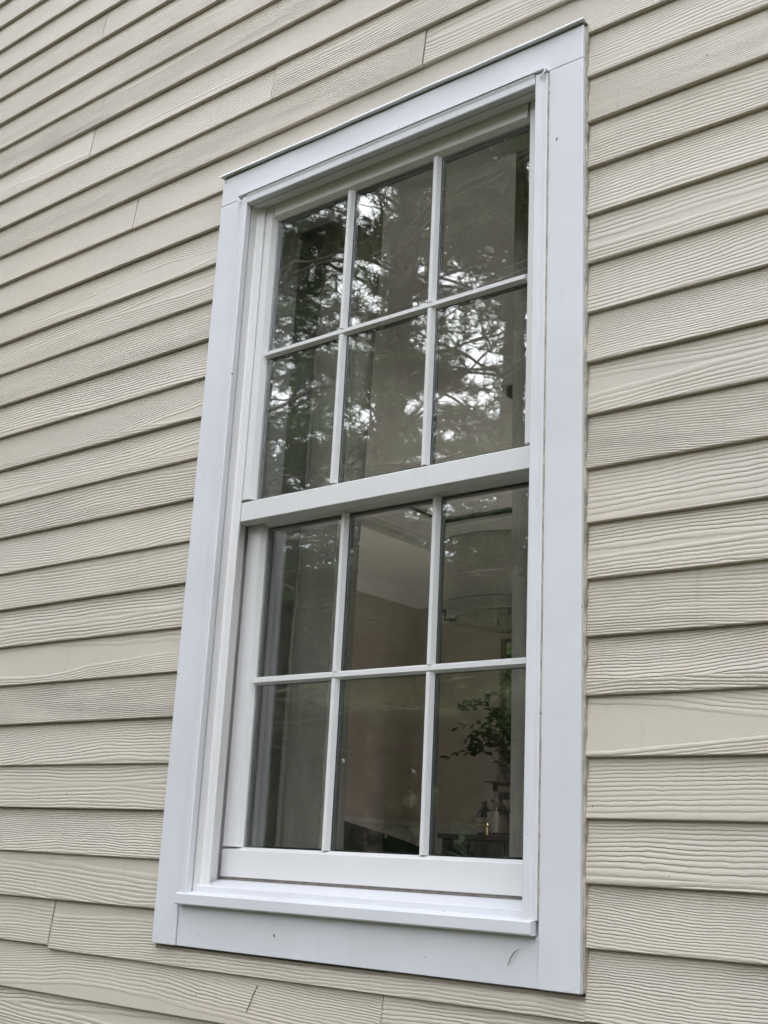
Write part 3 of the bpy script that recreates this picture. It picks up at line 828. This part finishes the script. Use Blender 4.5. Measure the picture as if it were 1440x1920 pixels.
# gilt mirror on the back wall and shelf with glasses
mr = empty('mirror', (-4.0, RY1 - 0.02, Z(0.9)))
tag(mr, 'gold framed wall mirror behind the plant', 'mirror')
mx0, mx1, mz0, mz1 = -1.2085 * 3.70, -3.5, Z(0.545), Z(1.45)
L2 = Vector(mr.location)
def mpart(name, bm, mat):
    o = obj(name, bm, mat, mr); o.location = -L2; return o
mpart('glass', bx(mx0 + 0.02, mx1 - 0.02, RY1 - 0.012, RY1 - 0.006, mz0 + 0.02, mz1 - 0.02), M['mirror'])
for a in ((mx0, mx0 + 0.024, mz0, mz1), (mx1 - 0.024, mx1, mz0, mz1), (mx0 + 0.0245, mx1 - 0.0245, mz0, mz0 + 0.024), (mx0 + 0.0245, mx1 - 0.0245, mz1 - 0.024, mz1)):
    mpart('frame', bx(a[0], a[1], RY1 - 0.03, RY1 - 0.001, a[2], a[3], bevel=0.002), M['old_gold'])
shf = empty('wall_shelf', (-3.9, RY1 - 0.1, Z(0.51)))
tag(shf, 'narrow brass edged shelf on the back wall above the bottles', 'shelf')
obj('board', bx(mx0 + 3.9, 0.7, -0.10, 0.099, -0.004, 0.004, bevel=0.001), M['old_gold'], shf)
for i, x in enumerate((0.0, 0.6)):
    obj('bracket', bx(mx0 + 3.95 + x, mx0 + 3.965 + x, -0.06, 0.099, -0.018, -0.0045), M['old_gold'], shf)
for i in range(2):
    tz = empty('tumbler', (mx0 + 0.11 + 0.1 * i, RY1 - 0.15, Z(0.515))); tag(tz, ('clear tumbler at the left end of the brass shelf', 'clear tumbler beside the curtain on the brass shelf')[i], 'glass', 'tumblers on the wall shelf')
    bm = bmesh.new(); lathe(bm, [(0, 0), (0.034, 0), (0.04, 0.10), (0.037, 0.10), (0.031, 0.012), (0, 0.012)], 18); obj('bowl', bm, M['bottle_clear'], tz, smooth=True)

# leafy plant in a vase, mostly behind the right curtain
PX, PY = -1.168 * 3.47, 4.50
pl = empty('potted_plant', (PX, PY, SZ))
tag(pl, 'leafy green plant branches arching from a vase beside the right curtain', 'plant')
bm = bmesh.new(); lathe(bm, [(0, 0), (0.05, 0), (0.075, 0.06), (0.07, 0.16), (0.04, 0.22), (0.045, 0.245), (0.038, 0.245), (0.033, 0.21), (0, 0.20)], 24); obj('vase', bm, M['vase'], pl, smooth=True)
bm = bmesh.new()
lv = [(0, 0, 0), (0.010, 0.008, 0.001), (0.013, 0.020, 0.0015), (0.008, 0.034, 0), (0, 0.045, -0.003), (-0.008, 0.034, 0), (-0.013, 0.020, 0.0015), (-0.010, 0.008, 0.001), (0, 0.021, -0.002)]
b_ = [bm.verts.new(v) for v in lv]
for i in range(8): bm.faces.new((b_[i], b_[(i + 1) % 8], b_[8]))
leaf_me = bpy.data.meshes.new('leaf'); bm.to_mesh(leaf_me); bm.free(); leaf_me.materials.append(M['leaf'])
prr = random.Random(8)
tips = [(a_, b_, c_ + 0.17) for a_, b_, c_ in [(-0.47, -0.02, 0.47), (-0.44, 0.05, 0.60), (-0.40, -0.08, 0.62), (-0.52, -0.03, 0.30), (-0.42, 0.06, 0.34), (-0.34, -0.1, 0.40), (-0.28, 0.05, 0.52), (-0.22, -0.06, 0.66), (-0.16, 0.05, 0.78), (-0.10, -0.05, 0.86),
        (-0.30, 0.1, 0.46), (-0.25, -0.12, 0.36), (-0.14, -0.1, 0.52), (0.15, 0.0, 0.7), (0.28, -0.06, 0.5), (0.1, 0.08, 0.85), (-0.36, 0.02, 0.42), (-0.2, 0.0, 0.42), (-0.30, -0.05, 0.56), (-0.24, 0.08, 0.60), (-0.33, 0.04, 0.50), (-0.18, -0.08, 0.60), (-0.26, 0.0, 0.30)]]
nleaf = 0
for ti, tp in enumerate(tips):
    pts = []
    for i in range(11):
        t = i / 10
        q = Vector((tp[0] * t ** 1.25, tp[1] * t, 0.22 + (tp[2] - 0.22 + 0.10) * (1 - (1 - t) ** 2.1) - 0.10 * t ** 3))
        q += Vector((prr.uniform(-1, 1), prr.uniform(-1, 1), prr.uniform(-1, 1))) * 0.006
        pts.append(q)
    bm = bmesh.new(); tube(bm, pts, [0.0032 - 0.0022 * i / 10 for i in range(11)], 5)
    stem = obj('stem', bm, M['stem'], pl)
    for i in range(3, 11):
        for s_ in (-1, 1):
            if nleaf >= 292: break
            d = (pts[i] - pts[i - 1]).normalized()
            side = d.cross(Vector((0, 0, 1))).normalized() * s_
            sub = pts[i] + side * 0.004
            dirv = (d * prr.uniform(0.3, 1.0) + side * prr.uniform(0.5, 1.1) + Vector((0, 0, prr.uniform(-0.7, 0.5)))).normalized()
            lf = bpy.data.objects.new('leaf', leaf_me); COL.objects.link(lf); lf.parent = pl
            lf.location = sub
            lf.rotation_euler = dirv.to_track_quat('Y', 'Z').to_euler()
            lf.rotation_euler.rotate_axis('Y', prr.uniform(-1.0, 1.0))
            k_ = prr.uniform(1.0, 1.55); lf.scale = (k_, k_, k_)
            nleaf += 1

# ------------------------------------------------------------------ small marks: pine needle on the casing, cobweb strands, droplets
bm = bmesh.new()
q = [(-1.1575, -0.0006, Z(-0.1285)), (-1.166, -0.0012, Z(-0.1345)), (-1.173, -0.0014, Z(-0.144)), (-1.179, -0.0006, Z(-0.1570))]
tube(bm, q, [0.0005, 0.0008, 0.0008, 0.0005], 5)
tag(obj('pine_needle', bm, M['hair']), 'thin dark curved pine needle stuck on the lower right casing', 'pine needle')

rr = random.Random(4)
cw = empty('cobweb', (-1.5, 0.04, Z(0.8)))
tag(cw, 'loose pale cobweb threads sagging across the glass of the window', 'cobweb')
def thread(x0, r0, x1, r1, sag, y, rad=0.00022):
    n = 14
    pts = [(x0 + (x1 - x0) * i / n, y + 0.002 * math.sin(i), Z(r0 + (r1 - r0) * i / n - sag * 4 * (i / n) * (1 - i / n)) + rr.uniform(-1, 1) * 0.0012) for i in range(n + 1)]
    bm = bmesh.new()
    tube(bm, [Vector(p) - cw.location for p in pts], [rad * rr.uniform(0.5, 1.3) for _ in pts], 3)
    obj('thread', bm, M['silk'], cw)
YU, YL = 0.0500, 0.0935
for a in ((-1.42, 1.395, -1.19, 1.415, 0.018), (-1.42, 1.37, -1.19, 1.40, 0.016), (-1.42, 1.365, -1.30, 1.335, 0.012), (-1.67, 1.19, -1.19, 1.165, 0.028), (-1.67, 1.17, -1.19, 1.145, 0.022), (-1.62, 1.29, -1.43, 1.385, 0.02),
          (-1.64, 1.25, -1.44, 1.335, 0.018), (-1.90, 1.225, -1.68, 1.215, 0.006), (-1.42, 0.885, -1.20, 0.955, 0.012), (-1.42, 0.875, -1.20, 0.94, 0.014), (-1.665, 0.93, -1.45, 0.99, 0.012), (-1.88, 0.83, -1.70, 0.79, 0.004), (-1.42, 1.05, -1.2, 1.07, 0.010)):
    thread(*a, YU)
for a in ((-1.90, 0.275, -1.43, 0.355, 0.030), (-1.665, 0.63, -1.43, 0.66, 0.006), (-1.42, 0.34, -1.25, 0.362, 0.006), (-1.89, 0.60, -1.68, 0.63, 0.006)):
    thread(*a, YL, 0.00018)
bm = bmesh.new()
def drop(x, rel, y, r):
    lathe(bm, [(0, -r), (r * 0.7, -r * 0.7), (r, 0), (r * 0.7, r * 0.7), (0, r)], 6, x, y, Z(rel))
for i in range(26):
    x = rr.uniform(-1.63, -1.47); drop(x, 0.776 + 0.014 * rr.random() * (1 if x > -1.6 else .4), 0.0545, rr.uniform(0.0004, 0.0009))
for i in range(22):
    drop(rr.choice((rr.uniform(-1.66, -1.45), rr.uniform(-1.42, -1.22))), rr.uniform(0.017, 0.055), 0.0985, rr.uniform(0.0004, 0.0009))
tag(obj('raindrops', bm, M['droplet']), 'tiny water drops along the bottom of the panes', kind='stuff')

# ------------------------------------------------------------------ trees in front of the house (some mirrored in the panes, some unseen and added for shade)
class Acc:
    def __init__(s): s.v, s.f, s.n = [], [], 0
    def add(s, V, F):
        s.v.append(V); s.f.append(F + s.n); s.n += len(V)
    def done(s): return np.concatenate(s.v), np.concatenate(s.f)

def nrm(a): return a / np.maximum(np.linalg.norm(a, axis=-1, keepdims=True), 1e-9)

def np_tube(acc, pts, rads, seg=6):
    pts = np.asarray(pts, float); n = len(pts)
    d = nrm(np.gradient(pts, axis=0))
    ref = np.array([0.3, 0.2, 1.0]) if abs(d[0][2]) < 0.9 else np.array([1.0, 0.1, 0])
    u = nrm(np.cross(d, ref)); w = np.cross(d, u)
    a = np.linspace(0, 2 * np.pi, seg, endpoint=False)
    V = (pts[:, None, :] + np.asarray(rads)[:, None, None] * (np.cos(a)[None, :, None] * u[:, None, :] + np.sin(a)[None, :, None] * w[:, None, :])).reshape(-1, 3)
    F = []
    for i in range(n - 1):
        for k in range(seg):
            p, q_ = i * seg + k, i * seg + (k + 1) % seg
            F += [(p, q_, q_ + seg), (p, q_ + seg, p + seg)]
    acc.add(V, np.array(F, np.int64))

def tufts(acc, P, D, rng, n=16, length=0.17, width=0.011, spread=0.75):
    """needle tufts: n thin triangles fanning out from each point"""
    m = len(P)
    dirs = nrm(D[:, None, :] + rng.normal(0, spread, (m, n, 3)))
    side = nrm(np.cross(dirs, rng.normal(0, 1, (m, n, 3))))
    ln = length * rng.uniform(0.7, 1.25, (m, n, 1))
    b = np.repeat(P[:, None, :], n, 1)
    V = np.stack([b - side * width / 2, b + side * width / 2, b + dirs * ln], 2).reshape(-1, 3)
    acc.add(V, np.arange(len(V)).reshape(-1, 3))

def leaves(acc, P, rng, size):
    m = len(P)
    a = nrm(rng.normal(0, 1, (m, 3))); b = nrm(np.cross(a, rng.normal(0, 1, (m, 3))))
    s = size * rng.uniform(0.6, 1.3, (m, 1))
    V = np.stack([P - a * s, P + b * s * 0.6, P + a * s, P - b * s * 0.6], 1).reshape(-1, 3)
    k = np.arange(m)[:, None] * 4
    acc.add(V, np.concatenate([k + np.array([[0, 1, 2]]), k + np.array([[0, 2, 3]])]))

def pine_data(seed, H=17.0, base=3.2, reach=4.6, dens=1.0):
    rng = np.random.default_rng(seed)
    wood, crown = Acc(), Acc()
    zs = np.linspace(0, H, 14)
    tx = 0.12 * np.sin(zs * 0.35 + seed); ty = 0.12 * np.cos(zs * 0.28 + seed)
    np_tube(wood, np.stack([tx, ty, zs], 1), 0.24 * (1 - zs / H) ** 0.8 + 0.02, 10)
    z = base; P, D = [], []
    while z < H - 0.4:
        t = (z - base) / (H - base)
        for b in range(int(rng.integers(4, 7))):
            az = rng.uniform(0, 2 * np.pi)
            L = reach * (1 - t) ** 0.75 * rng.uniform(0.6, 1.1) + 0.5
            el = R(rng.uniform(-6, 16) + 30 * t)
            n = 9
            s = np.linspace(0, 1, n)
            hor = np.array([np.cos(az), np.sin(az)])
            r = L * s
            pts = np.stack([np.interp(z, zs, tx) + hor[0] * r, np.interp(z, zs, ty) + hor[1] * r, z + r * math.tan(el) - 0.10 * L * s ** 2 + 0.12 * L * s ** 4], 1)
            pts[1:] += rng.normal(0, 0.03, (n - 1, 3))
            np_tube(wood, pts, 0.026 * (1 - t * 0.5) * (1 - s) + 0.005, 5)
            # side twigs
            for q in np.arange(0.28, 1.0, 0.055):
                for sg in (-1, 1):
                    if rng.random() > (0.90 if z < 0.52 * H else 1.0) * dens: continue
                    p0 = np.array([np.interp(q, s, pts[:, i]) for i in range(3)])
                    l2 = 0.34 * L * (1 - q * 0.75) * rng.uniform(0.6, 1.2)
                    a2 = az + sg * R(rng.uniform(35, 70))
                    dv = np.array([np.cos(a2), np.sin(a2), rng.uniform(-0.15, 0.25)])
                    q2 = np.linspace(0, 1, 4)[:, None]
                    tw = p0 + dv * l2 * q2 + np.array([0, 0, 0.05]) * l2 * q2 ** 2
                    np_tube(wood, tw, 0.006 * (1 - q2[:, 0]) + 0.003, 3)
                    k = max(2, int(l2 / 0.10))
                    f = np.linspace(0.25, 1.0, k)[:, None]
                    P.append(p0 + dv * l2 * f + rng.normal(0, 0.03, (k, 3))); D.append(np.repeat(dv[None, :] + [[0, 0, 0.25]], k, 0))
            P.append(pts[-3:]); D.append(np.repeat(nrm(pts[-1:] - pts[-2:-1]), 3, 0))
        z += rng.uniform(0.42, 0.7) * (1.28 if z < 0.52 * H else 0.75)
    tufts(crown, np.concatenate(P), np.concatenate(D), rng)
    return wood.done(), crown.done()

def maple_data(seed, H=14.0, cr=4.2, n_leaf=30000, size=0.075):
    rng = np.random.default_rng(seed)
    wood, crown = Acc(), Acc()
    tips = []
    def grow(p, d, L, r, lvl):
        n = 5; s = np.linspace(0, 1, n)[:, None]
        bend = rng.normal(0, 0.12, 3)
        pts = p + d * L * s + bend * L * s ** 2
        np_tube(wood, pts, np.linspace(r, r * 0.55, n), 7 if lvl < 2 else 4)
        if lvl >= 2: tips.extend([pts[-1], pts[-2], pts[-3]])
        if lvl == 4: return
        for i in range(3 if lvl < 3 else 3):
            dd = nrm(d + rng.normal(0, 0.62, 3) + np.array([0, 0, 0.12]))
            q = rng.uniform(0.55, 1.0)
            grow(pts[0] + (pts[-1] - pts[0]) * q, dd, L * rng.uniform(0.6, 0.85), r * 0.5, lvl + 1)
    grow(np.array([0.0, 0, 0]), np.array([0, 0.03, 1.0]), H * 0.30, 0.22, 0)
    for k in range(6):
        a = rng.uniform(0, 6.28)
        grow(np.array([0, 0, H * rng.uniform(0.22, 0.32)]), nrm(np.array([math.cos(a), math.sin(a), rng.uniform(0.1, 0.7)])), H * 0.2, 0.09, 1)
    T = np.array(tips)
    P = T[rng.integers(0, len(T), n_leaf)] + rng.normal(0, 0.34, (n_leaf, 3))
    leaves(crown, P, rng, size)
    return wood.done(), crown.done()

PROTO = {}
def tree(kind, data, loc, rot, scale, label, group, mats, cat='tree'):
    root = empty(kind, loc)
    root.rotation_euler = (0, 0, rot); root.scale = (scale,) * 3
    tag(root, label, cat, group)
    if data not in PROTO:
        (wv, wf), (cv, cf) = DATA[data]
        a = raw('trunk', wv, wf, mats[0], root, smooth=True); b = raw('crown', cv, cf, mats[1], root)
        PROTO[data] = (a.data, b.data)
    else:
        for nm, me in zip(('trunk', 'crown'), PROTO[data]):
            o = bpy.data.objects.new(nm, me); COL.objects.link(o); o.parent = root
    return root
DATA = {'pine_a': pine_data(3), 'pine_b': pine_data(7, 15.0, 2.6, 4.0, 0.9), 'maple_a': maple_data(5)}
PM, MM = (M['bark'], M['needles']), (M['bark'], M['leaves'])
def polar(az, dist):                    # azimuth from straight out of the wall towards the left, seen from the mirrored eye
    return (-math.sin(R(az)) * dist, 1.8 - math.cos(R(az)) * dist, 0)
TREES = [
    ('pine_tree', 'pine_a', 46.5, 13.0, 0.4, 1.0, 'pine with wide level branches reflected in the left upper panes'),
    ('pine_tree', 'pine_b', 40.0, 15.0, 2.1, 1.1, 'pine reflected in the middle upper panes'),
    ('pine_tree', 'pine_a', 34.0, 16.5, 3.9, 1.05, 'pine reflected in the right upper panes'),
    ('pine_tree', 'pine_b', 68.0, 28.0, 1.2, 1.0, 'pine farthest left of those standing before the wall'),
    ('pine_tree', 'pine_b', 46.8, 23.0, 2.9, 1.05, 'pine standing behind the others, reflected low in the left upper panes'),
    ('pine_tree', 'pine_a', 27.0, 15.0, 5.0, 0.95, 'pine standing straight out from the wall'),
    ('maple_tree', 'maple_a', 37.0, 22.0, 0.7, 0.9, 'bright green maple reflected in the right lower panes'),
    ('maple_tree', 'maple_a', 44.0, 24.0, 2.7, 0.85, 'green maple reflected low in the left panes'),
    ('maple_tree', 'maple_a', 30.0, 26.0, 4.4, 0.95, 'leafy maple standing behind the pines, right of the rest'),
]
for x, y, rot, sc_, label in ((9.5, -2.6, 0.3, 0.95, 'unseen maple added to shade the lawn right of the window, nearest the house'), (11.5, -7.5, 2.0, 1.0, 'unseen maple added to shade the lawn to the right, farther out'), (16.0, -4.0, 3.6, 1.1, 'unseen maple added for shade, farthest right beyond the house corner'), (-10.6, -0.9, 5.1, 1.05, 'unseen maple added to dim the wall, off the left end of the house')):
    tree('maple_tree', 'maple_a', (x, y, 0), rot, sc_, label, 'unseen trees added for shade beside the house', MM)  # maples out of view, added to shade the lawn and dim the wall
for kind, data, az, dist, rot, sc_, label in TREES:
    tree(kind, data, polar(az, dist), rot, sc_, label, 'trees before the house', PM if 'pine' in kind else MM)
# far wood: one mass of trunks and foliage behind the garden
rng = np.random.default_rng(21)
wd = Acc()
n = 46000
az = rng.uniform(R(-50), R(85), n); dist = rng.uniform(30, 44, n)
hmax = 10.5 + 2.4 * np.sin(az * 7.0) + 1.3 * np.sin(az * 17 + 1) + 0.8 * np.sin(az * 41)
zz = hmax * rng.uniform(0, 1, n) ** 1.1
low_ = rng.random(n) < 0.3
zz[low_] = rng.uniform(0, 3.2, low_.sum())
leaves(wd, np.stack([-np.sin(az) * dist, 1.8 - np.cos(az) * dist, zz], 1), rng, 0.38)
V, F = wd.done()
tag(raw('woods', V, F, M['far_leaves']), 'dark belt of woodland beyond the garden', kind='stuff')
